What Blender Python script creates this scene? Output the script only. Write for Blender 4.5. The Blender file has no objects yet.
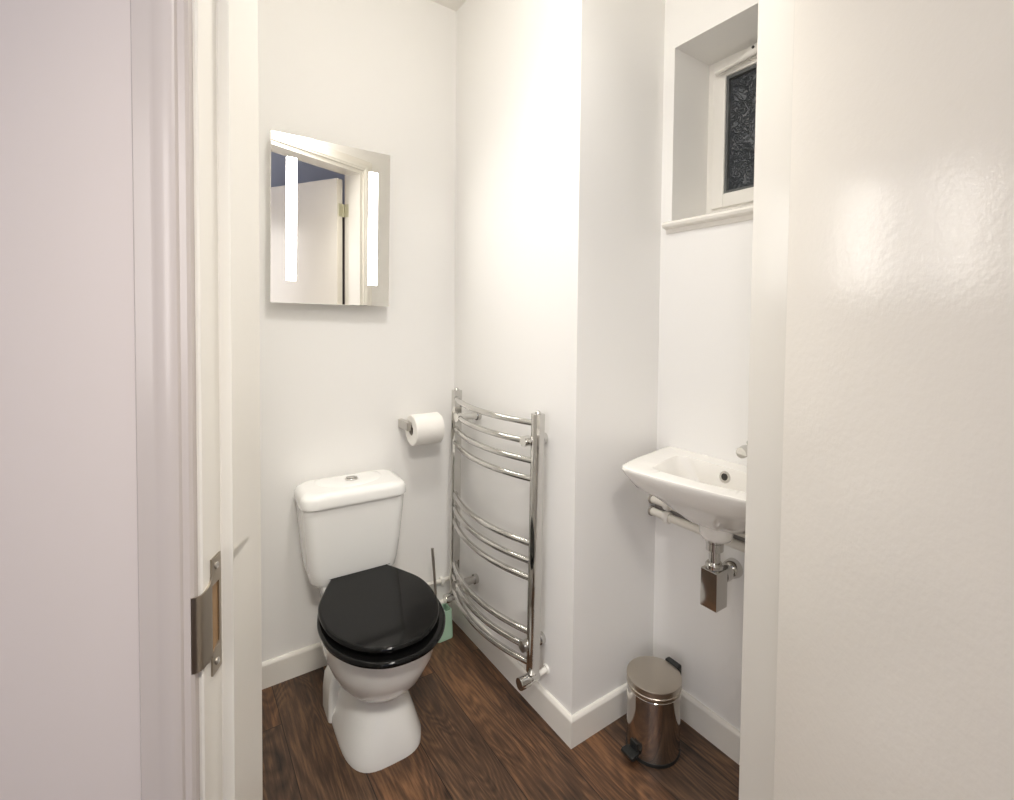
import bpy, bmesh, math, random
from mathutils import Vector, Matrix
random.seed(4)
C = bpy.context.scene.collection
PI = math.pi

# ------------------------------------------------------------------ materials
def new_mat(name):
    m = bpy.data.materials.new(name); m.use_nodes = True
    nt = m.node_tree
    return m, nt, nt.nodes['Principled BSDF']

def setin(b, **k):
    for n, v in k.items():
        b.inputs[n.replace('_', ' ')].default_value = v

def add_bump(nt, b, scale, strength, dist=.002, detail=3, distortion=0.0, coord='Object'):
    tc = nt.nodes.new('ShaderNodeTexCoord'); nz = nt.nodes.new('ShaderNodeTexNoise'); bp = nt.nodes.new('ShaderNodeBump')
    nz.inputs['Scale'].default_value = scale; nz.inputs['Detail'].default_value = detail
    nz.inputs['Distortion'].default_value = distortion
    bp.inputs['Strength'].default_value = strength; bp.inputs['Distance'].default_value = dist
    nt.links.new(tc.outputs[coord], nz.inputs['Vector']); nt.links.new(nz.outputs['Fac'], bp.inputs['Height'])
    nt.links.new(bp.outputs['Normal'], b.inputs['Normal'])
    return nz

def simple(name, col, rough=.5, metal=0.0, spec=.5, coat=0.0, coat_rough=.05, bump=None, vary=0.0):
    m, nt, b = new_mat(name)
    b.inputs['Base Color'].default_value = (*col, 1)
    b.inputs['Roughness'].default_value = rough
    b.inputs['Metallic'].default_value = metal
    b.inputs['Specular IOR Level'].default_value = spec
    b.inputs['Coat Weight'].default_value = coat
    b.inputs['Coat Roughness'].default_value = coat_rough
    if bump: add_bump(nt, b, *bump)
    if vary:
        tc = nt.nodes.new('ShaderNodeTexCoord'); nz = nt.nodes.new('ShaderNodeTexNoise'); mx = nt.nodes.new('ShaderNodeMix')
        mx.data_type = 'RGBA'; nz.inputs['Scale'].default_value = 2.3; nz.inputs['Detail'].default_value = 4
        mx.inputs['A'].default_value = (*[c * (1 - vary) for c in col], 1)
        mx.inputs['B'].default_value = (*[min(1, c * (1 + vary)) for c in col], 1)
        nt.links.new(tc.outputs['Object'], nz.inputs['Vector']); nt.links.new(nz.outputs['Fac'], mx.inputs['Factor'])
        nt.links.new(mx.outputs['Result'], b.inputs['Base Color'])
    return m

M = {}
M['wall'] = simple('white_emulsion', (.84, .83, .81), .55, spec=.35, bump=(160, .06, .001), vary=.008)
M['ceiling'] = simple('ceiling_paint', (.84, .82, .78), .7, spec=.3, bump=(120, .05, .001))
M['gloss'] = simple('white_gloss_trim', (.80, .775, .72), .22, spec=.5, bump=(9, .12, .004), vary=.01)
M['halldark'] = simple('hall_dark_wall', (.055, .042, .036), .6)
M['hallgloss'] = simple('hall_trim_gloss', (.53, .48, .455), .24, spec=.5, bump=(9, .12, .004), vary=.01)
M['doorgloss'] = simple('door_gloss_paint', (.87, .83, .76), .18, spec=.75, bump=(120, .13, .0022, 2))
M['hall'] = simple('hall_wall_paint', (.64, .58, .555), .5, spec=.35, bump=(130, .05, .001), vary=.01)
M['hallblue'] = simple('hall_cool_light_tint', (.74, .82, 1.0), .6, spec=.3, bump=(130, .05, .001))  # blue in the colour stands in for cool light on hall ceiling and wall
M['ceramic'] = simple('white_ceramic', (.84, .84, .82), .10, spec=.5, coat=.5, coat_rough=.04)
M['ceramic_warm'] = simple('basin_ceramic', (.85, .83, .79), .10, spec=.5, coat=.5, coat_rough=.04)
M['black'] = simple('black_lacquer', (.0035, .0035, .0035), .09, spec=.24)
M['chrome'] = simple('chrome', (.64, .63, .605), .07, metal=1)
M['chrome_dull'] = simple('brushed_chrome', (.55, .53, .50), .28, metal=1, bump=(400, .05, .0004))
M['steel'] = simple('bin_steel', (.50, .47, .44), .12, metal=1)
M['lidsteel'] = simple('scratched_bin_lid', (.52, .475, .41), .33, metal=1, bump=(260, .12, .0006))
M['rubber'] = simple('black_plastic', (.014, .015, .014), .45)
M['white_plastic'] = simple('white_plastic', (.80, .78, .73), .3)
M['pipe_paint'] = simple('painted_pipe', (.78, .75, .68), .3, bump=(60, .1, .001))
M['dark'] = simple('dark_gap', (.035, .032, .028), .7)
M['grey_hose'] = simple('grey_hose', (.30, .28, .26), .5, bump=(300, .2, .0008))
M['green'] = simple('green_plastic', (.38, .56, .42), .35)
M['bristle'] = simple('bristle', (.75, .76, .72), .8)
M['paper'] = simple('toilet_tissue', (.87, .85, .81), .9, spec=.1, bump=(220, .25, .0012))
M['card'] = simple('cardboard', (.36, .33, .29), .8)
M['nickel'] = simple('worn_nickel', (.40, .35, .285), .33, metal=1, bump=(90, .08, .0008))
M['rawwood'] = simple('raw_wood', (.32, .20, .10), .7, bump=(60, .4, .002))
M['hinge'] = simple('painted_hinge', (.58, .56, .42), .35, metal=.3)
M['gasket'] = simple('grey_gasket', (.10, .105, .105), .5)
M['pvc'] = simple('window_pvc', (.80, .78, .735), .3)
M['mirror'] = simple('mirror_glass', (.93, .92, .89), .0, metal=1)
M['lampglass'] = simple('lamp_glass', (.9, .9, .88), .3)

def emission(name, col, s):
    m, nt, b = new_mat(name)
    b.inputs['Base Color'].default_value = (*col, 1)
    b.inputs['Emission Color'].default_value = (*col, 1)
    b.inputs['Emission Strength'].default_value = s
    return m
M['led'] = emission('led_strip', (1.0, .97, .91), 21.0)
M['ceillamp'] = emission('lamp_diffuser', (1.0, .95, .88), 2.5)

def floor_mat():
    m, nt, b = new_mat('dark_oak_planks')
    N = nt.nodes.new; L = nt.links.new
    def math_(op, a, bb=None, c=None):
        n = N('ShaderNodeMath'); n.operation = op
        for i, v in enumerate((a, bb, c)):
            if v is None: continue
            if isinstance(v, (int, float)): n.inputs[i].default_value = v
            else: L(v, n.inputs[i])
        return n.outputs[0]
    tc = N('ShaderNodeTexCoord'); sp = N('ShaderNodeSeparateXYZ'); L(tc.outputs['Object'], sp.inputs[0])
    W, LEN = .155, .92
    u = math_('DIVIDE', math_('ADD', sp.outputs[0], 3.13), W)          # seams at x = -.03, -.185 ...
    iu = math_('FLOOR', u); fu = math_('FRACT', u)
    wn = N('ShaderNodeTexWhiteNoise'); wn.noise_dimensions = '1D'; L(iu, wn.inputs['W'])
    v = math_('ADD', math_('DIVIDE', sp.outputs[1], LEN), math_('MULTIPLY', wn.outputs['Value'], 1.0))
    v = math_('ADD', v, 8.24)
    iv = math_('FLOOR', v); fv = math_('FRACT', v)
    cid = N('ShaderNodeCombineXYZ'); L(iu, cid.inputs[0]); L(iv, cid.inputs[1])
    wn2 = N('ShaderNodeTexWhiteNoise'); wn2.noise_dimensions = '3D'; L(cid.outputs[0], wn2.inputs['Vector'])
    # grain coordinates: stretched along Y, shifted per plank
    off = N('ShaderNodeVectorMath'); off.operation = 'SCALE'; L(wn2.outputs['Color'], off.inputs[0]); off.inputs['Scale'].default_value = 9.0
    addv = N('ShaderNodeVectorMath'); addv.operation = 'ADD'; L(tc.outputs['Object'], addv.inputs[0]); L(off.outputs[0], addv.inputs[1])
    def stretched(sx, sy):
        mp = N('ShaderNodeMapping'); mp.inputs['Scale'].default_value = (sx, sy, 1); L(addv.outputs[0], mp.inputs['Vector']); return mp.outputs[0]
    fine = N('ShaderNodeTexNoise'); fine.inputs['Scale'].default_value = 1; fine.inputs['Detail'].default_value = 6; fine.inputs['Roughness'].default_value = .65
    L(stretched(150, 9), fine.inputs['Vector'])
    broad = N('ShaderNodeTexNoise'); broad.inputs['Scale'].default_value = 1; broad.inputs['Detail'].default_value = 3
    L(stretched(9, 2.2), broad.inputs['Vector'])
    # cathedral figure: bands of a slow warped noise
    fig = N('ShaderNodeTexNoise'); fig.inputs['Scale'].default_value = 1; fig.inputs['Detail'].default_value = 1.5; fig.inputs['Distortion'].default_value = .6
    L(stretched(10, 1.7), fig.inputs['Vector'])
    bands = math_('FRACT', math_('MULTIPLY', fig.outputs['Fac'], 17.0))
    bands = math_('ABSOLUTE', math_('SUBTRACT', math_('MULTIPLY', bands, 2.0), 1.0))
    fac = math_('ADD', math_('MULTIPLY', fine.outputs['Fac'], .60), math_('MULTIPLY', bands, .11))
    fac = math_('ADD', fac, math_('MULTIPLY', broad.outputs['Fac'], .36))
    cr = N('ShaderNodeValToRGB'); L(fac, cr.inputs[0])
    e = cr.color_ramp.elements
    e[0].position = .34; e[0].color = (.016, .0100, .0075, 1)
    e[1].position = .74; e[1].color = (.250, .132, .066, 1)
    e2 = e.new(.54); e2.color = (.092, .050, .029, 1)
    # plank tints
    tint = N('ShaderNodeValToRGB'); L(wn2.outputs['Value'], tint.inputs[0])
    t = tint.color_ramp.elements
    t[0].position = 0; t[0].color = (.72, .78, .86, 1)
    t[1].position = 1; t[1].color = (1.35, 1.15, .95, 1)
    tm = t.new(.5); tm.color = (1.0, .98, .95, 1)
    mul = N('ShaderNodeMix'); mul.data_type = 'RGBA'; mul.blend_type = 'MULTIPLY'; mul.inputs['Factor'].default_value = 1
    L(cr.outputs[0], mul.inputs['A']); L(tint.outputs[0], mul.inputs['B'])
    # grooves between planks
    du = math_('MULTIPLY', math_('MINIMUM', fu, math_('SUBTRACT', 1.0, fu)), W)
    dv = math_('MULTIPLY', math_('MINIMUM', fv, math_('SUBTRACT', 1.0, fv)), LEN)
    g = math_('LESS_THAN', math_('MINIMUM', du, dv), .0011)
    mx = N('ShaderNodeMix'); mx.data_type = 'RGBA'; L(g, mx.inputs['Factor']); L(mul.outputs['Result'], mx.inputs['A']); mx.inputs['B'].default_value = (.012, .008, .006, 1)
    L(mx.outputs['Result'], b.inputs['Base Color'])
    rr = math_('ADD', math_('MULTIPLY', fine.outputs['Fac'], .25), .30)
    L(rr, b.inputs['Roughness']); b.inputs['Specular IOR Level'].default_value = .4
    bp = N('ShaderNodeBump'); bp.inputs['Strength'].default_value = .25; bp.inputs['Distance'].default_value = .001
    L(math_('SUBTRACT', fac, g), bp.inputs['Height']); L(bp.outputs[0], b.inputs['Normal'])
    return m
M['floor'] = floor_mat()

def glass_mat():
    m, nt, b = new_mat('floral_obscure_glass')
    N = nt.nodes.new; L = nt.links.new
    b.inputs['Base Color'].default_value = (.15, .165, .185, 1)
    b.inputs['Roughness'].default_value = .14
    b.inputs['Transmission Weight'].default_value = .35
    b.inputs['Specular IOR Level'].default_value = .9
    tc = N('ShaderNodeTexCoord')
    nz = N('ShaderNodeTexNoise'); nz.inputs['Scale'].default_value = 24; nz.inputs['Detail'].default_value = 1.5; nz.inputs['Distortion'].default_value = 2.6
    vo = N('ShaderNodeTexVoronoi'); vo.feature = 'DISTANCE_TO_EDGE'; vo.inputs['Scale'].default_value = 24
    mixv = N('ShaderNodeMix'); mixv.data_type = 'RGBA'; mixv.inputs['Factor'].default_value = .12
    L(tc.outputs['Object'], nz.inputs['Vector']); L(tc.outputs['Object'], mixv.inputs['A']); L(nz.outputs['Color'], mixv.inputs['B'])
    L(mixv.outputs['Result'], vo.inputs['Vector'])
    cr = N('ShaderNodeValToRGB'); L(nz.outputs['Fac'], cr.inputs[0])
    e = cr.color_ramp.elements
    e[0].position = .45; e[0].color = (0, 0, 0, 1); e[1].position = .55; e[1].color = (0, 0, 0, 1)
    k = e.new(.5); k.color = (1, 1, 1, 1)
    cr2 = N('ShaderNodeValToRGB'); L(vo.outputs['Distance'], cr2.inputs[0])
    e = cr2.color_ramp.elements
    e[0].position = 0; e[0].color = (.9, .9, .9, 1); e[1].position = .12; e[1].color = (0, 0, 0, 1)
    ad = N('ShaderNodeMath'); ad.operation = 'MAXIMUM'; L(cr.outputs[0], ad.inputs[0]); L(cr2.outputs[0], ad.inputs[1])
    bp = N('ShaderNodeBump'); bp.inputs['Strength'].default_value = 1.0; bp.inputs['Distance'].default_value = .007
    L(ad.outputs[0], bp.inputs['Height']); L(bp.outputs[0], b.inputs['Normal'])
    return m
M['pane'] = glass_mat()

# ------------------------------------------------------------------ mesh helpers
def link(name, bm, mat, parent=None, smooth=35, loc=None, rz=None):
    me = bpy.data.meshes.new(name)
    bmesh.ops.recalc_face_normals(bm, faces=bm.faces[:])
    for f in bm.faces: f.smooth = smooth is not None
    bm.to_mesh(me); bm.free()
    if smooth is not None: me.set_sharp_from_angle(angle=math.radians(smooth))
    me.materials.append(M[mat])
    o = bpy.data.objects.new(name, me); C.objects.link(o)
    if smooth is not None:
        wn = o.modifiers.new('weighted_normals', 'WEIGHTED_NORMAL'); wn.keep_sharp = True; wn.weight = 100
    if parent is not None: o.parent = parent
    if loc: o.location = loc
    if rz is not None: o.rotation_euler = (0, 0, rz)
    return o

def struct(o):
    o['kind'] = 'structure'; return o

def thing(name, label, cat, loc=(0, 0, 0), rot=(0, 0, 0), group=None):
    o = bpy.data.objects.new(name, None); C.objects.link(o)
    o.empty_display_size = .05
    o.location = loc; o.rotation_euler = rot
    o['label'] = label; o['category'] = cat
    if group: o['group'] = group
    return o

def bm_new(): return bmesh.new()

def merge(bm, other):
    tmp = bpy.data.meshes.new('tmp'); other.to_mesh(tmp); other.free(); bm.from_mesh(tmp); bpy.data.meshes.remove(tmp)

def box(bm, x0, x1, y0, y1, z0, z1, bev=0.0, seg=2):
    b = bmesh.new(); bmesh.ops.create_cube(b, size=1)
    for v in b.verts:
        v.co = Vector((x0 + (v.co.x + .5) * (x1 - x0), y0 + (v.co.y + .5) * (y1 - y0), z0 + (v.co.z + .5) * (z1 - z0)))
    if bev: bmesh.ops.bevel(b, geom=b.edges[:], offset=bev, segments=seg, profile=.5, affect='EDGES')
    merge(bm, b); return bm

def frame_of(d):
    d = d.normalized(); a = Vector((0, 0, 1)) if abs(d.z) < .9 else Vector((1, 0, 0))
    s = d.cross(a).normalized(); return s, s.cross(d).normalized()

def loft(bm, rings, cap0=True, cap1=True, closed=True):
    vs = [[bm.verts.new(p) for p in r] for r in rings]
    n = len(vs[0])
    for a, b in zip(vs, vs[1:]):
        for i in range(n if closed else n - 1):
            j = (i + 1) % n
            bm.faces.new((a[i], a[j], b[j], b[i]))
    if cap0: bm.faces.new(vs[0][::-1])
    if cap1: bm.faces.new(vs[-1])
    return vs

def tube(bm, pts, r, n=14, caps=True, prof=None):
    pts = [Vector(p) for p in pts]; rings = []
    s = None
    for i, p in enumerate(pts):
        d = (pts[min(i + 1, len(pts) - 1)] - pts[max(i - 1, 0)]).normalized()
        if s is None: s, t = frame_of(d)
        else:
            s = (s - d * s.dot(d)).normalized(); t = s.cross(d)
        rr = r[i] if isinstance(r, (list, tuple)) else r
        rings.append([p + (s * math.cos(2 * PI * k / n) + t * math.sin(2 * PI * k / n)) * rr for k in range(n)])
    loft(bm, rings, caps, caps); return bm

def lathe(bm, prof, axis=(0, 0, 1), origin=(0, 0, 0), n=32, cap0=True, cap1=True):
    """prof: list of (radius, distance along axis)"""
    a = Vector(axis).normalized(); s, t = frame_of(a); o = Vector(origin)
    rings = [[o + a * h + (s * math.cos(2 * PI * k / n) + t * math.sin(2 * PI * k / n)) * max(r, 1e-4) for k in range(n)] for r, h in prof]
    loft(bm, rings, cap0, cap1); return bm

def catmull(pts, sub=8, closed=True):
    out = []; n = len(pts); P = [Vector(p) for p in pts]
    rng = range(n) if closed else range(n - 1)
    for i in rng:
        p0 = P[(i - 1) % n] if closed or i > 0 else P[i]
        p1, p2 = P[i], P[(i + 1) % n]
        p3 = P[(i + 2) % n] if closed or i + 2 < n else P[(i + 1) % n]
        for k in range(sub):
            t = k / sub
            out.append(.5 * ((2 * p1) + (p2 - p0) * t + (2 * p0 - 5 * p1 + 4 * p2 - p3) * t * t + (3 * p1 - p0 - 3 * p2 + p3) * t ** 3))
    if not closed: out.append(P[-1])
    return out

def rrect(x0, x1, y0, y1, r, z, n=7):
    """rounded rectangle ring; r = radius or 4 radii (x1y1, x0y1, x0y0, x1y0)"""
    r = [r] * 4 if not isinstance(r, (list, tuple)) else r
    cs = [(x1 - r[0], y1 - r[0], 0, r[0]), (x0 + r[1], y1 - r[1], 90, r[1]), (x0 + r[2], y0 + r[2], 180, r[2]), (x1 - r[3], y0 + r[3], 270, r[3])]
    out = []
    for cx, cy, a0, rr in cs:
        for k in range(n):
            a = math.radians(a0 + 90 * k / (n - 1)); out.append(Vector((cx + rr * math.cos(a), cy + rr * math.sin(a), z)))
    return out

def prism(bm, outline, z0, z1, bev=0.0, seg=2):
    """outline of (x, y) extruded in z"""
    b = bmesh.new()
    loft(b, [[Vector((p[0], p[1], z0)) for p in outline], [Vector((p[0], p[1], z1)) for p in outline]])
    if bev:
        es = [e for e in b.edges if abs(e.verts[0].co.z - e.verts[1].co.z) < 1e-6]
        bmesh.ops.bevel(b, geom=es, offset=bev, segments=seg, profile=.5, affect='EDGES')
    merge(bm, b); return bm

def sweep_profile(bm, prof, length_axis, a, b, place):
    """open or closed 2D profile (p, q) placed by place(p, q, s) for s in (a, b)"""
    loft(bm, [[place(p, q, a) for p, q in prof], [place(p, q, b) for p, q in prof]])
    return bm

# ------------------------------------------------------------------ layout numbers (metres)
HC = 2.416                    # ceiling
T = .014                      # skirting thickness: the room's skirting faces lie on x=0, y=0, y=YC, x=XD
YC, XD = -.738, .345
XL = -.93                     # left wall of the closet
CAMX, CAMY, CAMZ = -.8934, -1.7502, 1.2
DA = math.radians(27)         # the door wall stands at 27 degrees to the toilet wall
def dw(u, v, z=0.0):          # door-wall coordinates (u right, v into the room), origin below the camera
    return Vector((CAMX + u * math.cos(DA) + v * math.sin(DA), CAMY - u * math.sin(DA) + v * math.cos(DA), z))
DLOC, DRZ = (CAMX, CAMY, 0), -DA
U0, U1 = -.2925, .522         # clear opening between the stops
VN, VS, VF = .654, .704, .802 # hall face, stop shoulder, room face of the lining
STEP = .015
HEAD = 2.06

# ------------------------------------------------------------------ room shell
bm = bm_new(); box(bm, -3.2, 2.6, -4.4, .3, -.08, 0)
struct(link('floor', bm, 'floor', smooth=None))

bm = bm_new(); box(bm, XL - .1, XD + .4, T, T + .12, 0, HC + .0)
struct(link('wall_back', bm, 'wall', smooth=None))
bm = bm_new()                                           # boxed-out corner: its left face carries the radiator, its front face is the return
box(bm, T, XD + .4, YC + T, T, 0, HC)
struct(link('wall_right', bm, 'wall', smooth=None))
# window wall, with the hole for the deep reveal
WY0, WY1, WZ0, WZ1 = -1.215, -.765, 1.512, 2.043
XG = .535                                               # window frame plane
X0 = XD + T
bm = bm_new()
box(bm, X0, X0 + .30, -1.75, WY0, 0, HC); box(bm, X0, X0 + .30, WY1, YC + T, 0, HC)
box(bm, X0, X0 + .30, WY0, WY1, 0, WZ0); box(bm, X0, X0 + .30, WY0, WY1, WZ1, HC)
bmesh.ops.remove_doubles(bm, verts=bm.verts[:], dist=1e-5)
struct(link('wall_window', bm, 'wall', smooth=None))
bm = bm_new(); box(bm, XL - .1, XL, -.84, T, 0, HC)
struct(link('wall_left', bm, 'wall', smooth=None))
# ceilings: closet (over everything inside the door wall) and hall
def poly(bm, pts, z0, z1): return prism(bm, pts, z0, z1)
VM = (VN + VF) / 2
pa, pb = dw(-.25, VM), dw(1.10, VM)
la, lb = dw(-1.4, VM), dw(2.0, VM)
bm = bm_new(); poly(bm, [(XL - .1, T + .12), (XL - .1, la.y + (XL - .1 - la.x) * (lb.y - la.y) / (lb.x - la.x)), (X0 + .3, la.y + (X0 + .3 - la.x) * (lb.y - la.y) / (lb.x - la.x)), (X0 + .3, T + .12)], HC, HC + .08)
struct(link('ceiling', bm, 'ceiling', smooth=None))

# door wall (wall with the doorway), hall-side and room-side faces
bm = bm_new()
LIN = .020                                              # lining outside the opening
ub0, ub1 = U0 - STEP - LIN, U1 + STEP + LIN
box(bm, -1.9, ub0, VN + .002, VF - .002, 0, 2.44); box(bm, ub1, 2.2, VN + .002, VF - .002, 0, 2.44); box(bm, ub0, ub1, VN + .002, VF - .002, HEAD + STEP + LIN, 2.44)
bmesh.ops.remove_doubles(bm, verts=bm.verts[:], dist=1e-5)
struct(link('wall_front', bm, 'hall', smooth=None, loc=DLOC, rz=DRZ))
# thin plaster skin on the room side so that the closet side is white emulsion
bm = bm_new()
box(bm, -.62, ub0, VF - .002, VF, 0, HC); box(bm, ub1, .98, VF - .002, VF, 0, HC); box(bm, ub0, ub1, VF - .002, VF, HEAD + STEP + LIN, HC)
struct(link('wall_front_inside', bm, 'wall', smooth=None, loc=DLOC, rz=DRZ))

# hall beyond the doorway
bm = bm_new(); box(bm, -1.9, 2.2, -2.1, -2.0, 0, 2.44)
struct(link('wall_hall_back', bm, 'hallblue', smooth=None, loc=DLOC, rz=DRZ))
bm = bm_new(); box(bm, -2.0, -1.9, -2.1, VF, 0, 2.44)
struct(link('wall_hall_left', bm, 'hall', smooth=None, loc=DLOC, rz=DRZ))
bm = bm_new(); box(bm, 2.2, 2.3, -2.1, VF, 0, 2.44)
struct(link('wall_hall_right', bm, 'halldark', smooth=None, loc=DLOC, rz=DRZ))
bm = bm_new(); box(bm, -2.0, 2.3, -2.1, VM, 2.44, 2.52)
struct(link('ceiling_hall', bm, 'hallblue', smooth=None, loc=DLOC, rz=DRZ))

# ------------------------------------------------------------------ skirting boards
SK_H = .082
def skirt(name, p0, p1, nrm, ext0=0.0, ext1=0.0, m0=0, m1=0):
    """board whose front face runs p0 -> p1; nrm points into the room; m = mitre (+1 grows towards the wall, -1 shrinks)"""
    p0, p1, n = Vector((*p0, 0)), Vector((*p1, 0)), Vector((*nrm, 0)); d = (p1 - p0).normalized()
    prof = [(0, 0), (0, SK_H - .010), (.002, SK_H - .004), (.0065, SK_H), (T, SK_H), (T, 0)]   # (depth behind front, height)
    bm = bm_new()
    r0 = [p0 - n * q - d * (q * m0) + Vector((0, 0, z)) for q, z in prof]
    r1 = [p1 - n * q + d * (q * m1) + Vector((0, 0, z)) for q, z in prof]
    loft(bm, [r0, r1])
    return struct(link(name, bm, 'gloss', smooth=30))
skirt('baseboard_back', (XL, 0), (0, 0), (0, -1), m0=0, m1=1)
skirt('baseboard_right', (0, 0), (0, YC), (-1, 0), m0=1, m1=-1)
skirt('baseboard_return', (0, YC), (XD, YC), (0, -1), m0=-1, m1=1)
skirt('baseboard_window', (XD, YC), (XD, -1.44), (-1, 0), m0=1, m1=0)

# ------------------------------------------------------------------ door frame
def lining_side(sign, ui):
    """side lining + stop as one section; ui = stop face; sign -1 left, +1 right"""
    o = ui + sign * STEP
    return [(ui, VS), (ui, VF), (o + sign * LIN, VF), (o + sign * LIN, VN), (o + sign * .002, VN), (o, VN + .002), (o, VS - .0015), (o - sign * .0015, VS)]
bm = bm_new()
for sign, ui in ((-1, U0), (1, U1)):
    pr = lining_side(sign, ui)
    loft(bm, [[Vector((u, v, 0)) for u, v in pr], [Vector((u, v, HEAD + (STEP + LIN))) for u, v in pr]])
box(bm, U0, U1, VS, VF, HEAD, HEAD + STEP + LIN)
box(bm, U0 - STEP, U1 + STEP, VN, VS, HEAD + STEP, HEAD + STEP + LIN)
# old paint-filled gouge beside the strike plate
g = bmesh.new()
loft(g, [[Vector((U0 + .0006, VS + .004 + .045 * t + .003 * math.cos(a) * (1 - .6 * t), .881 + .002 * t + .006 * math.sin(a) * (1 - .7 * t))) for a in [2 * PI * k / 8 for k in range(8)]] for t in (0, .5, 1)])
merge(bm, g)
struct(link('trim_1', bm, 'gloss', smooth=30, loc=DLOC, rz=DRZ))

AW = .060
AP = [(0, 0), (0, .009), (.003, .0125), (.010, .0135), (.012, .0165), (.016, .0185), (.024, .0195), (.034, .018), (.040, .0165), (AW - .003, .0165), (AW, .0135), (AW, 0)]
def architrave(name, v, vs, mat):
    """moulded surround on face v, standing out by vs (-1 hall side, +1 room side)"""
    a0, a1, at = U0 - STEP - .005, U1 + STEP + .005, HEAD + STEP + .005
    bm = bm_new()
    rings = []
    for corner in range(4):
        ring = []
        for p, q in AP:
            if corner == 0: ring.append(Vector((a0 - p, v + vs * q, 0)))
            if corner == 1: ring.append(Vector((a0 - p, v + vs * q, at + p)))
            if corner == 2: ring.append(Vector((a1 + p, v + vs * q, at + p)))
            if corner == 3: ring.append(Vector((a1 + p, v + vs * q, 0)))
        rings.append(ring)
    loft(bm, rings)
    return struct(link(name, bm, mat, smooth=25, loc=DLOC, rz=DRZ))
architrave('trim_2', VN, -1, 'hallgloss')
architrave('trim_3', VF, 1, 'gloss')

# strike plate on the left jamb, in the rebate: flat plate, curved lip, latch hole showing raw wood, two screws
ZP = .812
t = thing('strike_plate', 'worn metal strike plate screwed into the left door jamb', 'strike plate', tuple(dw(U0 - STEP, VN + .026, ZP)), (0, 0, -DA))
def plate_face(bm, u0, u1):
    # outline in (v, z): plate with a tongue towards the hall, and a slot
    hh, h2 = .077, .046
    outer = [(.018, -hh), (.018, hh), (-.006, hh), (-.006, h2 + .011), (-.008, h2 + .004), (-.015, h2), (-.023, h2 - .002), (-.023, -h2 - .004), (-.016, -h2 - .006), (-.010, -h2 - .005), (-.006, -h2 - .002), (-.006, -hh)]
    b = bmesh.new()
    vo = [b.verts.new((u1, p, z)) for p, z in outer]
    slot = [(-.006, -.047), (.0125, -.040), (.0125, .042), (-.006, .042)]
    vi = [b.verts.new((u1, p, z)) for p, z in slot]
    eo = [b.edges.new((vo[i], vo[(i + 1) % len(vo)])) for i in range(len(vo))]
    ei = [b.edges.new((vi[i], vi[(i + 1) % 4])) for i in range(4)]
    bmesh.ops.triangle_fill(b, edges=eo + ei, use_beauty=True)
    r = bmesh.ops.extrude_face_region(b, geom=b.faces[:])
    for v in r['geom']:
        if isinstance(v, bmesh.types.BMVert): v.co.x = u0
    merge(bm, b)
bm = bm_new(); plate_face(bm, -.0005, .0024)
link('faceplate', bm, 'nickel', t, 20)
bm = bm_new()                                            # lip curling round the edge of the lining
rings = []
for z, sc in ((-.050, .6), (-.048, 1), (.043, 1), (.045, .6)):
    path = [(.0024, -.021), (.0024, -.0275), (.0012, -.0330), (-.003, -.0372), (-.009, -.0385)]
    back = [(p - .0022 if i < 2 else p - .0015, q + (0 if i < 2 else .0018)) for i, (p, q) in enumerate(path)][::-1]
    rings.append([Vector((p, q, z)) for p, q in path + back])
loft(bm, rings)
link('lip', bm, 'nickel', t, 60)
bm = bm_new(); box(bm, -.0020, .0004, -.006, .0125, -.047, .042)
link('latch_hole', bm, 'rawwood', t, None)
for z in (-.064, .064):
    bm = bm_new(); lathe(bm, [(.0048, .0018), (.0048, .0030), (.0036, .0042), (.0012, .0044), (.001, .0030)], (1, 0, 0), (0, .006, z), 16)
    link('screw', bm, 'chrome_dull', t)

# ------------------------------------------------------------------ door leaf, open into the hall, hinged on the right jamb
PHI = math.radians(83.5)
PIN = (U1 + STEP - .0105, VN - .003)
LT, LW, LH = .044, .795, 2.045
bm = bm_new()
box(bm, -LW, -.003, .002, .002 + LT, .008, LH, .0025, 2)
door = struct(link('door_1', bm, 'doorgloss', smooth=30, loc=tuple(dw(*PIN)), rz=-DA + PHI))
for z in (.25, 1.05, 1.86):
    bm = bm_new(); tube(bm, [(.0, -.004, z - .038), (.0, -.004, z + .038)], .0065, 12)
    box(bm, -.0035, -.0005, .0, .034, z - .038, z + .038)
    link('door_hinge', bm, 'hinge', door)
for z in (.25, 1.05, 1.86):   # jamb leaves of the hinges
    bm = bm_new(); box(bm, U1 + STEP - .002, U1 + STEP + .001, VN, VN + .036, z - .038, z + .038)
    struct(link('trim_4', bm, 'hinge', smooth=None, loc=DLOC, rz=DRZ))

# ------------------------------------------------------------------ window in its deep reveal
wf = bm_new()
FW = .030
def ring_frame(bm, x0, x1, y0, y1, z0, z1, w, bev=.003):
    box(bm, x0, x1, y0, y0 + w, z0, z1, bev); box(bm, x0, x1, y1 - w, y1, z0, z1, bev)
    box(bm, x0, x1, y0 + w - .002, y1 - w + .002, z0, z0 + w, bev); box(bm, x0, x1, y0 + w - .002, y1 - w + .002, z1 - w, z1, bev)
FZ0 = WZ0 + .040
ring_frame(wf, XG, XG + .07, WY0 - .002, WY1 + .002, FZ0, WZ1 + .002, FW)
box(wf, XG + .01, XG + .07, WY0 - .002, WY1 + .002, WZ0 - .004, FZ0 + .002)
win = struct(link('window_1', wf, 'pvc'))
bm = bm_new(); ring_frame(bm, XG - .010, XG + .045, WY0 + .022, WY1 - .022, FZ0 + .018, WZ1 - .018, .044, .005)
link('sash', bm, 'pvc', win)
bm = bm_new(); ring_frame(bm, XG - .004, XG + .030, WY0 + .064, WY1 - .064, FZ0 + .060, WZ1 - .062, .010, .001)
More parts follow.
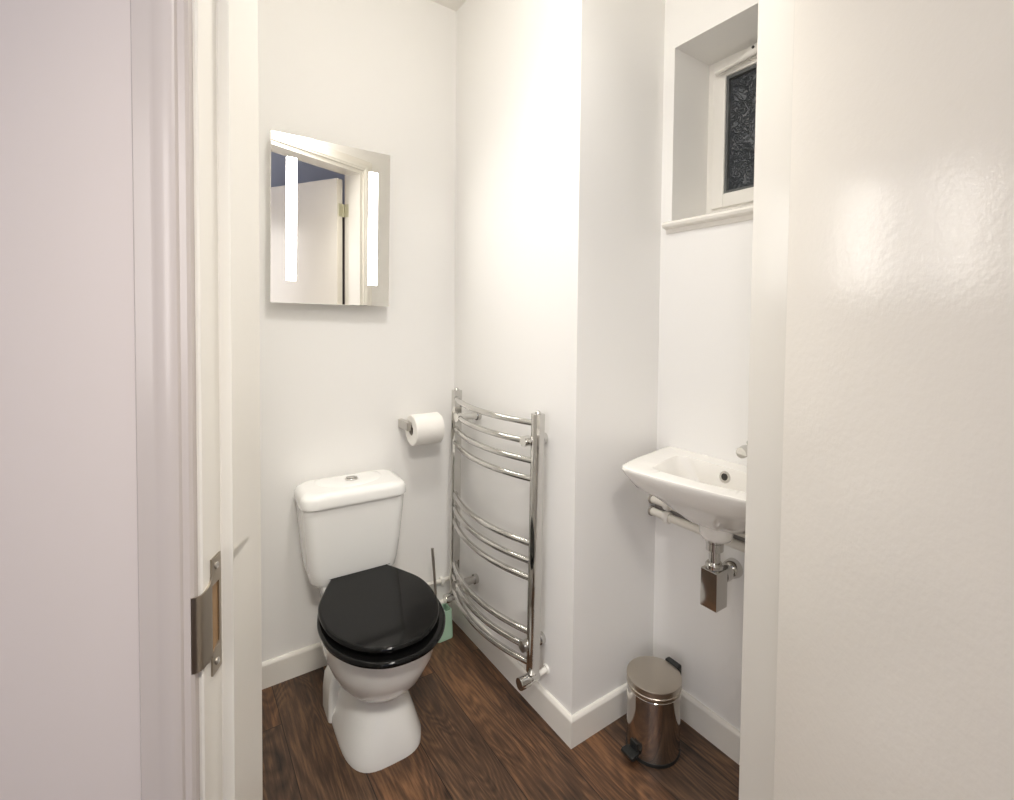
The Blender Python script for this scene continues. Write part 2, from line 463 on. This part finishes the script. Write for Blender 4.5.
link('gasket', bm, 'gasket', win)
bm = bm_new(); box(bm, XG + .008, XG + .020, WY0 + .069, WY1 - .069, FZ0 + .065, WZ1 - .067)
link('pane', bm, 'pane', win, None)
hb = bm_new()
hz = WZ1 - .036
box(hb, XG - .018, XG - .010, -.990, -.910, hz - .014, hz + .014, .005, 3)
link('handle_base', hb, 'white_plastic', win)
hb = bm_new()
hp = [(-.962, .004, .012), (-.945, .004, .0155), (-.925, .001, .0145), (-.905, -.007, .009), (-.88, -.011, .0065), (-.85, -.014, .0065), (-.812, -.018, .0055)]
rings = []
for y, dz, r in hp:
    rings.append([Vector((XG - .030 + .010 * math.cos(a), y, hz + dz + r * math.sin(a))) for a in [2 * PI * k / 14 for k in range(14)]])
loft(hb, rings)
lathe(hb, [(.011, 0), (.011, .014)], (1, 0, 0), (XG - .028, -.943, hz), 18)
link('window_handle', hb, 'white_plastic', win)
hb = bm_new(); lathe(hb, [(.0042, 0), (.0042, .003)], (-1, 0, 0), (XG - .039, -.938, hz + .006), 14)
link('keyhole', hb, 'dark', win)
# timber sill with a rounded nose
bm = bm_new()
pr = [(XG + .01, .0), (X0 - .016, .0), (X0 - .023, -.003), (X0 - .026, -.010), (X0 - .023, -.017), (X0 - .016, -.020), (X0 - .006, -.022), (X0 - .004, -.034), (X0 + .001, -.036), (X0 + .001, -.020), (XG + .01, -.020)]
nose = [p for p in pr]
def sill_ring(y, inside): return [Vector((x if not inside else max(x, X0 + .0005), y, WZ0 + z + .001)) for x, z in nose]
loft(bm, [sill_ring(WY0 - .02, False), sill_ring(WY1 + .017, False)])
# cut back to the reveal: the part inside the wall is hidden by it
struct(link('trim_5', bm, 'gloss', smooth=40))

# ------------------------------------------------------------------ mirror with two light strips
MY = -.034
mir = thing('mirror', 'frameless wall mirror with two lit vertical light strips above the toilet', 'mirror', (-.462, MY, 1.519), (0, math.radians(.5), math.radians(-1.3)))
MW, MH = .190, .268
bm = bm_new(); box(bm, -MW, MW, 0, .004, -MH, MH, .0012, 1)
link('glass', bm, 'mirror', mir, None)
bm = bm_new(); box(bm, -MW + .03, MW - .03, .0045, T - MY - .006, -MH + .03, MH - .03)
link('backing', bm, 'white_plastic', mir, None)
for x in (-.130, .130):
    bm = bm_new()
    loft(bm, [[Vector((p.x + x, y, p.y)) for p in rrect(-.0155, .0155, -.196, .196, .003, 0, 3)] for y in (.0005, -.0008)])
    link('light_strip', bm, 'led', mir, None)

# ------------------------------------------------------------------ toilet
TR = math.radians(-2)      # local +x = viewer's right along the wall, local -y = towards the room
toi = thing('toilet', 'white close-coupled toilet with a glossy black seat and closed lid', 'toilet', (-.408, .0, 0), (0, 0, TR))
def egg(v0, v1, hw, z, back=.5, n=40, p=2.2, lat=0.0):
    """plan outline at height z: v = distance from the wall (local -y); back = width of the rear relative to hw"""
    out = []
    vm = v0 + (v1 - v0) * .50
    for k in range(n):
        a = 2 * PI * k / n
        c, s = math.cos(a), math.sin(a)
        x = hw * math.copysign(abs(s) ** (2 / p), s)
        if c >= 0: v = vm + (v1 - vm) * abs(c) ** (2 / p)
        else:
            e = 2 / (p + 1.4)
            v = vm - (vm - v0) * abs(c) ** e
            x = hw * math.copysign(abs(s) ** e, s) * (1 - (1 - back) * abs(c) ** 2.2)
        out.append(Vector((x + lat, -v, z)))
    return out
bm = bm_new()
secs = [(.115, .500, .111, 0, .98, 3.4), (.115, .499, .111, .018, .98, 3.4), (.125, .486, .098, .06, .97, 3.1), (.135, .466, .086, .105, .95, 2.6), (.14, .452, .078, .132, .95, 2.4),
        (.145, .456, .082, .150, .9, 2.3), (.15, .488, .102, .170, .85, 2.2), (.155, .530, .127, .210, .8, 2.15), (.155, .564, .148, .268, .75, 2.1), (.155, .574, .155, .325, .7, 2.1), (.155, .576, .155, .338, .7, 2.1), (.165, .566, .146, .343, .7, 2.1)]
loft(bm, [egg(a, b_, w, z, bk, 48, p) for a, b_, w, z, bk, p in secs])
# rear shelf that carries the cistern, and the side shoulder of the trap
rings = []
for z, w, v0, v1 in ((.0, .086, .05, .20), (.05, .083, .05, .2), (.17, .078, .05, .2), (.26, .10, .035, .22), (.335, .112, .03, .24), (.352, .112, .03, .22)):
    rings.append(rrect(-w, w, -v1, -v0, .03, z))
loft(bm, rings)
link('pan', bm, 'ceramic', toi, 40)
# left side recess with rough sealant, seen at the foot
bm = bm_new()
rings = [rrect(-.119 + .01 * k, -.075, -.270 + .012 * k, -.17, .012, z, 5) for k, z in ((0, 0), (0, .06), (.5, .105), (2.0, .128))]
loft(bm, rings)
link('pan_foot', bm, 'ceramic', toi, 40)
# cistern
bm = bm_new()
TZ0, TZ1 = .350, .612
def tank_ring(z, w, v1, r): return rrect(-w - .010, w - .010, -v1, -.012, [.012, .012, r, r], z, 8)
lv = [(TZ0, .112, .140, .03), (TZ0 + .006, .126, .153, .035), (TZ0 + .02, .136, .161, .038), (TZ0 + .05, .142, .166, .038), (TZ0 + .12, .149, .172, .036), (TZ0 + .2, .156, .176, .034), (TZ1, .160, .178, .032)]
loft(bm, [tank_ring(*l) for l in lv])
cis = link('cistern', bm, 'ceramic', toi, 50)
bm = bm_new()
def lid_ring(z, g): return rrect(-.178 + g, .158 - g, -.188 + g, -.004 - g * .3, [.03, .03, .045, .045], z, 8)
loft(bm, [lid_ring(TZ1 + .001, .004), lid_ring(TZ1 + .004, .001), lid_ring(TZ1 + .012, 0), lid_ring(TZ1 + .030, .0015), lid_ring(TZ1 + .039, .006), lid_ring(TZ1 + .0445, .014), lid_ring(TZ1 + .048, .028)])
# shallow raised swell across the top of the lid
rings = []
for k, (g, h) in enumerate(((0, 0), (.012, .0035), (.03, .0052), (.06, .006))):
    rr = []
    for a in [2 * PI * i / 40 for i in range(40)]:
        rr.append(Vector(((.112 - g) * math.cos(a) - .010, -.050 - (.095 - g * .7) * max(math.sin(a), -.35), TZ1 + .047 + h)))
    rings.append(rr)
loft(bm, rings)
link('cistern_lid', bm, 'ceramic', toi, 40)
bm = bm_new(); lathe(bm, [(.0205, 0), (.0205, .004), (.0185, .0062), (.0165, .0058), (.0160, .0045), (.002, .0050)], (0, 0, 1), (-.008, -.082, TZ1 + .052), 28)
fb = link('flush_button', bm, 'chrome', toi)
for s in (-1, 1):
    bm = bm_new()
    pts = [(.0145 * math.cos(a), .0145 * math.sin(a)) for a in [PI * k / 12 for k in range(13)]]
    prism(bm, [(x - .008, s * (y + .0012) - .082) for x, y in pts], TZ1 + .0565, TZ1 + .0595, .0006)
    link('button_half', bm, 'chrome_dull', fb)
# seat and lid
def seat_outline(v0, v1, hw, bw, n=7):
    half = [(0, v1), (hw * .36, v1 - .012), (hw * .70, v1 - .060), (hw * .93, v1 - .135), (hw, v1 - .215), (hw * .965, v1 - .290), (hw * .80, v0 + .075), (bw + .004, v0 + .010), (bw - .012, v0)]
    pts = half + [(-x, v) for x, v in half[:0:-1]]
    return [(p.x, -p.y) for p in catmull([Vector((x, v, 0)) for x, v in pts], n)]
SO = seat_outline(.156, .617, .168, .092)
SI = seat_outline(.215, .548, .110, .06)
def rounded_plate(bm, outl, z0, z1, r):
    cx = sum(p[0] for p in outl) / len(outl); cy = sum(p[1] for p in outl) / len(outl)
    rings = []
    def inset(g, z):
        res = []
        n = len(outl)
        for i, p in enumerate(outl):
            a, b = outl[(i - 1) % n], outl[(i + 1) % n]
            d = Vector((b[0] - a[0], b[1] - a[1])).normalized(); nn = Vector((d.y, -d.x))
            if nn.dot(Vector((p[0] - cx, p[1] - cy))) < 0: nn = -nn
            res.append(Vector((p[0] - nn.x * g, p[1] - nn.y * g, z)))
        return res
    for k in range(6):
        a = PI / 2 * k / 5; rings.append(inset(r * (1 - math.sin(a)), z0 + r * (1 - math.cos(a))))
    for k in range(6):
        a = PI / 2 * k / 5; rings.append(inset(r * (1 - math.cos(a)), z1 - r * (1 - math.sin(a))))
    return rings
bm = bm_new()
rings = rounded_plate(bm, SO, .346, .362, .0075)
loft(bm, rings, False, False)
# inner hole wall and the flat bands up to it
inn0 = [Vector((x, y, .346)) for x, y in SI]; inn1 = [Vector((x, y, .362)) for x, y in SI]
n_ = len(SI)
loft(bm, [rings[0], inn0, inn1, rings[-1]], False, False)
bmesh.ops.remove_doubles(bm, verts=bm.verts[:], dist=1e-5)
link('seat', bm, 'black', toi, 40)
bm = bm_new(); LO = seat_outline(.156, .589, .160, .091)
loft(bm, rounded_plate(bm, LO, .3645, .382, .0085))
link('lid', bm, 'black', toi, 40)
for s in (-1, 1):
    bm = bm_new(); tube(bm, [(s * .05 - .016, -.146, .362), (s * .05 + .016, -.146, .362)], .008, 14)
    tube(bm, [(s * .05, -.146, .338), (s * .05, -.146, .362)], .006, 12)
    link('seat_hinge', bm, 'chrome', toi)
bm = bm_new()
tube(bm, catmull([(-.092, -.060, .356), (-.094, -.060, .31), (-.090, -.06, .25), (-.076, -.055, .15), (-.070, -.05, .0)], 5, False), .0085, 12)
link('overflow_pipe', bm, 'grey_hose', toi)

# ------------------------------------------------------------------ low pipe along the back wall
p = thing('water_pipe', 'thin white painted water pipe clipped along the toilet wall above the skirting', 'pipe', (-.05, 0, .170))
bm = bm_new(); tube(bm, [(-.30, -.004, .004), (-.20, -.004, .003), (.035, -.004, 0), (.048, -.004, -.003), (.050, -.004, -.016), (.050, -.004, -.03)], .0078, 12)
link('pipe_run', bm, 'pipe_paint', p)
bm = bm_new(); box(bm, .0, .014, -.014, .012, -.012, .010, .003)
link('pipe_clip', bm, 'white_plastic', p)

# ------------------------------------------------------------------ toilet brush
tb = thing('toilet_brush', 'toilet brush with a thin metal handle in a small green holder behind the toilet', 'toilet brush', (-.080, -.082, 0))
bm = bm_new()
hs = [rrect(-.033, .033, -.031, .031, .012, 0), rrect(-.034, .034, -.032, .032, .012, .004), rrect(-.031, .031, -.029, .029, .012, .085), rrect(-.030, .030, -.028, .028, .012, .107), rrect(-.026, .026, -.024, .024, .010, .107), rrect(-.026, .026, -.024, .024, .010, .03)]
loft(bm, hs); link('brush_holder', bm, 'green', tb)
bm = bm_new(); tube(bm, [(-.012, .0, .03), (-.026, -.004, .13), (-.047, -.012, .352)], [.0045, .0045, .0055], 12)
lathe(bm, [(.0055, 0), (.0045, .004), (.002, .005)], (-.06, 0, 1), (-.047, -.012, .352), 12)
link('handle', bm, 'chrome_dull', tb)
bm = bm_new(); lathe(bm, [(.014, 0), (.023, .008), (.024, .05), (.016, .068)], (0, 0, 1), (-.008, .0, .032), 18)
link('brush_head', bm, 'bristle', tb)

# ------------------------------------------------------------------ toilet roll and its holder
RX, RY, RZ = -.146, -.063, .800
h = thing('toilet_roll_holder', 'small chrome toilet roll holder on the wall right of the toilet', 'toilet roll holder', (RX, T, RZ + .0098))
bm = bm_new(); box(bm, -.0745, -.0565, -.088, 0, -.009, .022, .003)
link('bracket', bm, 'chrome_dull', h)
bm = bm_new(); tube(bm, [(-.070, -.077, 0), (.068, -.077, 0)], .008, 14)
link('bar', bm, 'chrome', h)
r = thing('toilet_roll', 'white toilet roll hanging on the small chrome holder', 'toilet roll', (RX, RY, RZ))
bm = bm_new()
RW, RR = .054, .056
lathe(bm, [(.0195, -RW), (RR - .003, -RW), (RR, -RW + .003), (RR, RW - .003), (RR - .003, RW), (.0195, RW), (.0195, -RW)], (1, 0, 0), (0, 0, 0), 48, False, False)
bmesh.ops.remove_doubles(bm, verts=bm.verts[:], dist=1e-6)
# loose end hanging at the back
loft(bm, [[Vector((x, RR * math.cos(a) * 1.005, RR * math.sin(a) * 1.005)) for x in (-RW + .001, RW - .001)] + [Vector((x, RR * math.cos(a) * 1.02, RR * math.sin(a) * 1.02)) for x in (RW - .001, -RW + .001)] for a in [math.radians(d) for d in range(120, 300, 12)]])
link('tissue', bm, 'paper', r, 40)
bm = bm_new(); lathe(bm, [(.0194, -RW + .001), (.0194, RW - .001), (.0182, RW - .001), (.0182, -RW + .001), (.0194, -RW + .001)], (1, 0, 0), (0, 0, 0), 32, False, False)
bmesh.ops.remove_doubles(bm, verts=bm.verts[:], dist=1e-6)
link('core', bm, 'card', r, 40)

# ------------------------------------------------------------------ towel radiator
ra = thing('towel_radiator', 'tall chrome ladder towel radiator with bowed rails on the right wall', 'towel radiator', (-.040, -.350, 0), (math.radians(.9), 0, 0))
PY = .254
ZB, ZT = .166, .938
for s in (1, -1):
    bm = bm_new()
    sec = [(-.013, -.015), (-.016, -.009), (-.0175, 0), (-.016, .009), (-.013, .015), (.012, .016), (.016, .013), (.016, -.013), (.012, -.016)]
    loft(bm, [[Vector((x, y + s * PY, z)) for x, y in sec] for z in (ZB, ZT)])
    lathe(bm, [(.009, 0), (.009, .003), (.006, .008), (.002, .010)], (0, 0, 1), (0, s * PY, ZT - .001), 16)
    link('post', bm, 'chrome', ra, 40)
rails = [.909, .852, .797, .743, .550, .497, .446, .283, .236, .190]
BOW = .048
for z in rails:
    bm = bm_new()
    n = 26; pts = []
    for k in range(n + 1):
        q = -1 + 2 * k / n
        pts.append((-.004 - BOW * (1 - q * q) ** 1.0, q * (PY - .006), z))
    tube(bm, pts, .0095, 14); link('rail', bm, 'chrome', ra, 60)
for z0 in (.852, .236):
    for s in (1, -1):
        z = z0
        y = s * PY - (.080 if s > 0 else (-.034 if z > .5 else -.024))
        q = y / (PY - .006); xr = -.004 - BOW * (1 - q * q) ** 1.0
        bm = bm_new()
        lathe(bm, [(.0115 if z > .5 else .0145, xr + .006), (.0115 if z > .5 else .0145, .020), (.013, .022), (.013, .0525)], (1, 0, 0), (0, y, z), 18)
        lathe(bm, [(.016, xr - .014), (.016, xr + .008)], (1, 0, 0), (0, y, z), 18)
        wb = link('wall_bracket', bm, 'chrome' if z > .5 else 'chrome_dull', ra, 40)
        bm = bm_new(); lathe(bm, [(.0175, .0405), (.0175, .0535)], (1, 0, 0), (0, y, z), 20)
        link('wall_collar', bm, 'chrome', wb)
for s in (1, -1):
    y = s * PY
    bm = bm_new()
    tube(bm, [(0, y, ZB + .004), (0, y, ZB - .020)], .0085, 14)
    lathe(bm, [(.0125, -.012), (.0135, -.008), (.0135, .010), (.011, .014), (.011, .022)], (1, 0, 0), (0, y, ZB - .020), 18)
    link('valve', bm, 'chrome', ra, 40)
    bm = bm_new(); L_ = .036 if s < 0 else .026
    lathe(bm, [(.010, -.010), (.0165, -.013), (.0180, -.016), (.0180, -.012 - L_ + .003), (.0170, -.012 - L_), (.004, -.012 - L_)], (1, 0, 0), (0, y, ZB - .020), 22)
    link('valve_cap', bm, 'chrome', ra, 40)
    bm = bm_new(); tube(bm, [(.018, y, ZB - .018), (.058, y, ZB - .014)], .0085, 12)
    lathe(bm, [(.013, .0475), (.0155, .0530)], (1, 0, 0), (0, y, ZB - .015), 16)
    link('valve_tail', bm, 'white_plastic', ra, 40)

# ------------------------------------------------------------------ basin
BY, BZ = -1.003, .817
ba = thing('wash_basin', 'small white wall-hung wash basin under the window', 'wash basin', (X0, BY, BZ))
def skew(x, y):   # the front edge runs back towards the wall on the tap side
    return x * (1 - .20 * min(1, max(0, (.16 - y) / .40)))
def basin_outline(wb, wf, d, r, z, dx=0.0):
    """local x: 0 at the wall, -d at the front; wb / wf half widths at wall / front"""
    pts = []
    cb = [(0, wb), (-d * .33, wb - (wb - wf) * .30), (-d * .66, wb - (wb - wf) * .62), (-d + r * 1.2, wf + .004), (-d + r * .35, wf - r * .25), (-d - .004, wf - r * 1.1), (-d - .012, wf * .45), (-d - .014, 0)]
    full = cb + [(x, -y * 1.22) for x, y in cb[-2::-1]]
    pp = catmull([Vector((x, y, z)) for x, y in full], 5, False)
    return [Vector((skew(p.x, p.y), p.y, p.z)) for p in pp]
WB, WF, DP = .235, .176, .288
# bowl opening
def bowl(wb, wf, xb, xf, z, r=.02):
    cb = [(xb, 0), (xb, wb * .6), (xb, wb - r), (xb - r, wb), (xb + (xf - xb) * .55, wb + (wf - wb) * .55), (xf + r, wf), (xf + r * .2, wf - r), (xf - .004, wf * .5), (xf - .006, 0)]
    full = cb + [(x, -y * 1.22) for x, y in cb[-2:0:-1]]
    return [Vector((skew(p.x, p.y) if p.x < -.15 else p.x, p.y, p.z)) for p in catmull([Vector((x, y, z)) for x, y in full], 5)]
bm = bm_new()
outer = [(WB - .02, WF - .03, DP - .02, .03, -.052), (WB - .004, WF - .006, DP - .006, .03, -.022), (WB, WF, DP, .03, -.008), (WB - .002, WF - .002, DP - .002, .03, -.002), (WB - .008, WF - .008, DP - .009, .03, .0)]
ro = [basin_outline(a, b_, d, r_, z) for a, b_, d, r_, z in outer]
vs = loft(bm, ro, False, False, True)
# deck from the rim to the bowl opening
openz = bowl(.146, .116, -.056, -.240, -.001)
top_ring = vs[-1]
vi = [bm.verts.new(p) for p in openz]
ee = [bm.edges.get((top_ring[i], top_ring[(i + 1) % len(top_ring)])) for i in range(len(top_ring))]
ei = [bm.edges.new((vi[i], vi[(i + 1) % len(vi)])) for i in range(len(vi))]
bmesh.ops.triangle_fill(bm, edges=ee + ei, use_beauty=True)
lev = [(.144, .113, -.058, -.237, -.005, .02), (.108, .088, -.064, -.214, -.060, .03), (.075, .065, -.068, -.175, -.100, .02), (.03, .03, -.075, -.115, -.125, .008), (.012, .012, -.084, -.104, -.128, .004)]
prev = vi
for a, b_, xb, xf, z, r_ in lev:
    cur = [bm.verts.new(p) for p in bowl(a, b_, xb, xf, z, r_)]
    for i in range(len(cur)):
        j = (i + 1) % len(cur); bm.faces.new((prev[i], prev[j], cur[j], cur[i]))
    prev = cur
bm.faces.new(prev)
# underside belly
ub = [(WB - .02, WF - .03, DP - .02, -.052), (WB - .062, WF - .055, DP - .048, -.070), (WB - .112, WF - .085, DP - .088, -.106), (WB - .150, WF - .108, DP - .130, -.136), (WB - .185, WF - .130, DP - .155, -.144)]
prev = vs[0]
for a, b_, d, z in ub[1:]:
    cur = [bm.verts.new(p) for p in basin_outline(a, b_, d, .03, z)]
    for i in range(len(cur)):
        j = (i + 1) % len(cur); bm.faces.new((prev[j], prev[i], cur[i], cur[j]))
    prev = cur
bm.faces.new(prev)
DX, DYY = -.094, .0
lathe(bm, [(.046, -.130), (.044, -.155), (.042, -.172), (.037, -.182), (.024, -.186)], (0, 0, 1), (DX, DYY, 0), 28)
basin = link('bowl', bm, 'ceramic_warm', ba, 50)
bm = bm_new(); nrm = Vector((-1, 0, .18)).normalized()
lathe(bm, [(.008, -.004), (.0150, -.004), (.0160, 0), (.0150, .003), (.0095, .003), (.008, -.003)], nrm, (-.0600, .0, -.026), 24, True, True)
ov = link('overflow_ring', bm, 'chrome', ba)
bm = bm_new(); lathe(bm, [(.0088, 0), (.0088, .0025)], nrm, (-.0600, .0, -.026), 20)
link('overflow_hole', bm, 'dark', ov)
bm = bm_new(); lathe(bm, [(.022, 0), (.022, .003), (.016, .004)], (0, 0, 1), (DX, 0, -.1285), 24)
link('waste', bm, 'chrome', ba)
bm = bm_new()
lathe(bm, [(.026, 0), (.026, .004), (.021, .006)], (0, 0, 1), (-.045, -.028, -.001), 20)
tap = thing('basin_tap', 'chrome tap on the back ledge of the basin, mostly hidden by the door jamb', 'tap', (X0 - .050, BY - .082, BZ + .0005))
bm.free()
bm = bm_new(); lathe(bm, [(.022, 0), (.022, .004), (.017, .007), (.0165, .065), (.0175, .070)], (0, 0, 1), (0, 0, 0), 24)
link('tap_body', bm, 'chrome', tap)
bm = bm_new()
tube(bm, [(0, .0, .058), (-.02, 0, .066), (-.056, 0, .069), (-.076, 0, .066)], [.015, .015, .0145, .0135], 16)
link('spout', bm, 'chrome', tap)
bm = bm_new(); lathe(bm, [(.0175, .070), (.0185, .074), (.0185, .086), (.013, .091), (.003, .092)], (0, 0, 1), (0, 0, 0), 24)
box(bm, -.040, .0, -.009, .009, .080, .091, .004)
link('lever', bm, 'chrome', tap)

# bottle trap
bt = thing('bottle_trap', 'square chrome bottle trap hanging below the basin', 'bottle trap', (X0 + DX, BY + DYY + .004, .450))
bm = bm_new(); box(bm, -.0245, .0245, -.0245, .0245, 0, .102, .002)
link('trap_body', bm, 'chrome', bt)
bm = bm_new(); lathe(bm, [(.0145, .100), (.0145, .181)], (0, 0, 1), (0, 0, 0), 24)
link('inlet_pipe', bm, 'chrome', bt)
bm = bm_new(); lathe(bm, [(.020, .102), (.0225, .105), (.0225, .114), (.019, .118)], (0, 0, 1), (0, 0, 0), 24)
link('collar', bm, 'chrome', bt)
bm = bm_new(); lathe(bm, [(.019, .150), (.0225, .152), (.0225, .172), (.0245, .174), (.0245, .182), (.021, .183), (.021, .185)], (0, 0, 1), (0, 0, 0), 24)
link('nut', bm, 'chrome', bt)
bm = bm_new(); lathe(bm, [(.017, .024), (.017, -DX - .002)], (1, 0, 0), (0, 0, .076), 22)
link('outlet_pipe', bm, 'chrome', bt)
bm = bm_new(); lathe(bm, [(.020, .028), (.024, .030), (.024, .052), (.021, .054)], (1, 0, 0), (0, 0, .076), 24)
link('outlet_nut', bm, 'chrome', bt)
bm = bm_new(); lathe(bm, [(.019, -DX - .026), (.024, -DX - .020), (.0265, -DX - .006), (.0265, -DX - .0005)], (1, 0, 0), (0, 0, .076), 26)
link('wall_flange', bm, 'chrome', bt)

# pair of pipes on the wall under the basin
for nm, z, lab, rr in (('hot_pipe', .640, 'upper of the two white pipes on the wall under the basin', .0115), ('cold_pipe', .602, 'lower of the two white pipes on the wall under the basin', .0125)):
    pp = thing('supply_pipe', lab, 'pipe', (X0, YC + T, z), group='pipes under the basin')
    bm = bm_new(); tube(bm, [(-.022, -.001, 0), (-.022, -.62, .004)], rr, 16); link('pipe_run', bm, 'pipe_paint', pp)
    bm = bm_new(); lathe(bm, [(rr + .004, .055), (rr + .006, .058), (rr + .006, .072), (rr + .004, .075)], (0, -1, 0), (-.022, 0, 0), 18)
    link('joint_collar', bm, 'white_plastic', pp)
    bm = bm_new(); lathe(bm, [(rr + .003, .0), (rr + .003, .006)], (0, -1, 0), (-.022, 0, 0), 18)
    link('end_ring', bm, 'card', pp)
tr = thing('pipe_dark_strip', 'dark grey strip on the wall behind the pipes under the basin', 'dark_strip', (X0, YC + T, .621))
bm = bm_new(); box(bm, -.007, -.0005, -.62, -.004, -.036, .040, .001)  # plain dark grey strip along the wall
link('strip', bm, 'grey_hose', tr)

# ------------------------------------------------------------------ pedal bin
BINX, BINY = .200, -.860
pb_ = thing('pedal_bin', 'small round stainless steel pedal bin in the corner on the floor', 'bin', (BINX, BINY, 0), (0, 0, math.radians(-92)))
R_ = .0735
bm = bm_new(); lathe(bm, [(R_ - .001, .006), (R_, .010), (R_, .176), (R_ - .002, .178)], n=56); link('body', bm, 'steel', pb_, 40)
bm = bm_new(); lathe(bm, [(R_ + .0005, 0), (R_ + .0015, .003), (R_ + .0008, .010), (R_ - .002, .011)], n=56); link('base_ring', bm, 'rubber', pb_, 40)
bm = bm_new(); lathe(bm, [(R_ + .0005, 0.1785), (R_ + .002, 0.1860), (R_ + .002, 0.1885), (R_ + .0005, 0.1900), (R_ + .0005, 0.2020), (R_ + .0022, 0.2040), (R_ + .002, 0.2070), (R_ - .002, 0.2085), (R_ * .7, 0.2120), (R_ * .35, 0.2135), (.001, 0.2140)], n=56); link('lid', bm, 'lidsteel', pb_, 30)
# pedal: local -y faces the camera side
bm = bm_new()
ol = [(-.020, -.105), (.020, -.105), (.024, -.098), (.017, -.080), (.015, -.068), (-.015, -.068), (-.017, -.080), (-.024, -.098)]
prism(bm, ol, .018, .027, .003)
box(bm, -.014, .014, -.078, -.070, .006, .048, .003)
link('pedal', bm, 'rubber', pb_)
bm = bm_new(); box(bm, -.024, .024, R_ - .002, R_ + .018, .172, .213, .005, 3)
link('lid_hinge', bm, 'rubber', pb_)

# ------------------------------------------------------------------ lamps
cl = thing('ceiling_light', 'round flush white ceiling light of the small room, above the frame', 'ceiling light', (-.45, -.91, HC))
bm = bm_new(); lathe(bm, [(.10, -.0005), (.105, -.006), (.105, -.02), (.10, -.024)], n=40); link('lamp_rim', bm, 'white_plastic', cl)
bm = bm_new(); lathe(bm, [(.098, -.02), (.095, -.035), (.07, -.048), (.03, -.054), (.001, -.055)], n=40); link('diffuser', bm, 'ceillamp', cl, 60)

def area(name, loc, target, size, energy, col, spread=None, size_y=None):
    d = bpy.data.lights.new(name, 'AREA'); d.shape = 'DISK' if size_y is None else 'RECTANGLE'; d.size = size
    if size_y: d.size_y = size_y
    d.energy = energy; d.color = col
    o = bpy.data.objects.new(name, d); C.objects.link(o); o.location = loc
    v = Vector(target) - Vector(loc); o.rotation_euler = v.to_track_quat('-Z', 'Y').to_euler()
    return o
d_ = area('ceiling_downlight', (-.45, -.91, HC - .078), (-.45, -.91, 0),   .18, 4.6, (1, .97, .92)); d_.data.spread = math.radians(120)
pl = bpy.data.lights.new('ceiling_lamp_glow', 'POINT'); pl.energy = 4.7; pl.color = (1, .97, .92); pl.shadow_soft_size = .11
po = bpy.data.objects.new('ceiling_lamp_glow', pl); C.objects.link(po); po.location = (-.45, -.91, HC - .25)
# hall: three unseen fill lamps, added to brighten the hall and the room
area('hall_left_fill', tuple(dw(-1.2, -1.7, 1.5)), tuple(dw(0, .6, 1.1)), .9, 23, (1.0, .955, .925), size_y=1.4)  # added fill from behind left, lifts the hall wall and the door
hp_ = bpy.data.lights.new('hall_ceiling_fill', 'POINT'); hp_.energy = 7; hp_.color = (1.0, .95, .92); hp_.shadow_soft_size = .10  # added point fill, brightens the hall ceiling seen in the mirror
ho_ = bpy.data.objects.new('hall_ceiling_fill', hp_); C.objects.link(ho_); ho_.location = dw(.1, -1.3, 2.12)
d_ = area('doorway_fill', tuple(dw(.18, -.35, 2.41)), (-.40, -.25, .25), .42, 3.7, (1.0, .94, .85)); d_.data.spread = math.radians(50)  # added beam through the doorway onto the lower walls and toilet

# ------------------------------------------------------------------ world
w = bpy.data.worlds.new('World'); bpy.context.scene.world = w; w.use_nodes = True
bg = w.node_tree.nodes['Background']; bg.inputs[0].default_value = (.30, .36, .46, 1); bg.inputs[1].default_value = .35

# ------------------------------------------------------------------ camera
cd = bpy.data.cameras.new('camera'); cam = bpy.data.objects.new('camera', cd); C.objects.link(cam)
cd.sensor_width = 36; cd.sensor_fit = 'HORIZONTAL'; cd.lens = 490.305 / 1014 * 36
cd.shift_x = (507 - 524.109) / 1014; cd.shift_y = (336.798 - 400) / 1014
cd.clip_start = .01
pitch, roll, yaw = .0306476, .0104866, .616194
fw = Vector((math.sin(yaw) * math.cos(pitch), math.cos(yaw) * math.cos(pitch), -math.sin(pitch)))
rt = Vector((math.cos(yaw), -math.sin(yaw), 0)); up = rt.cross(fw)
c_, s_ = math.cos(roll), math.sin(roll)
r2 = rt * c_ + up * s_; u2 = up * c_ - rt * s_
mw = Matrix((r2, u2, -fw)).transposed().to_4x4(); mw.translation = (CAMX, CAMY, CAMZ)
cam.matrix_world = mw
sc = bpy.context.scene
sc.camera = cam
sc.view_settings.view_transform = 'Standard'; sc.view_settings.look = 'None'
sc.view_settings.gamma = 1; sc.view_settings.use_curve_mapping = False
sc.view_settings.exposure = 0.06
sc.cycles.max_bounces = 12; sc.cycles.diffuse_bounces = 8; sc.cycles.glossy_bounces = 6
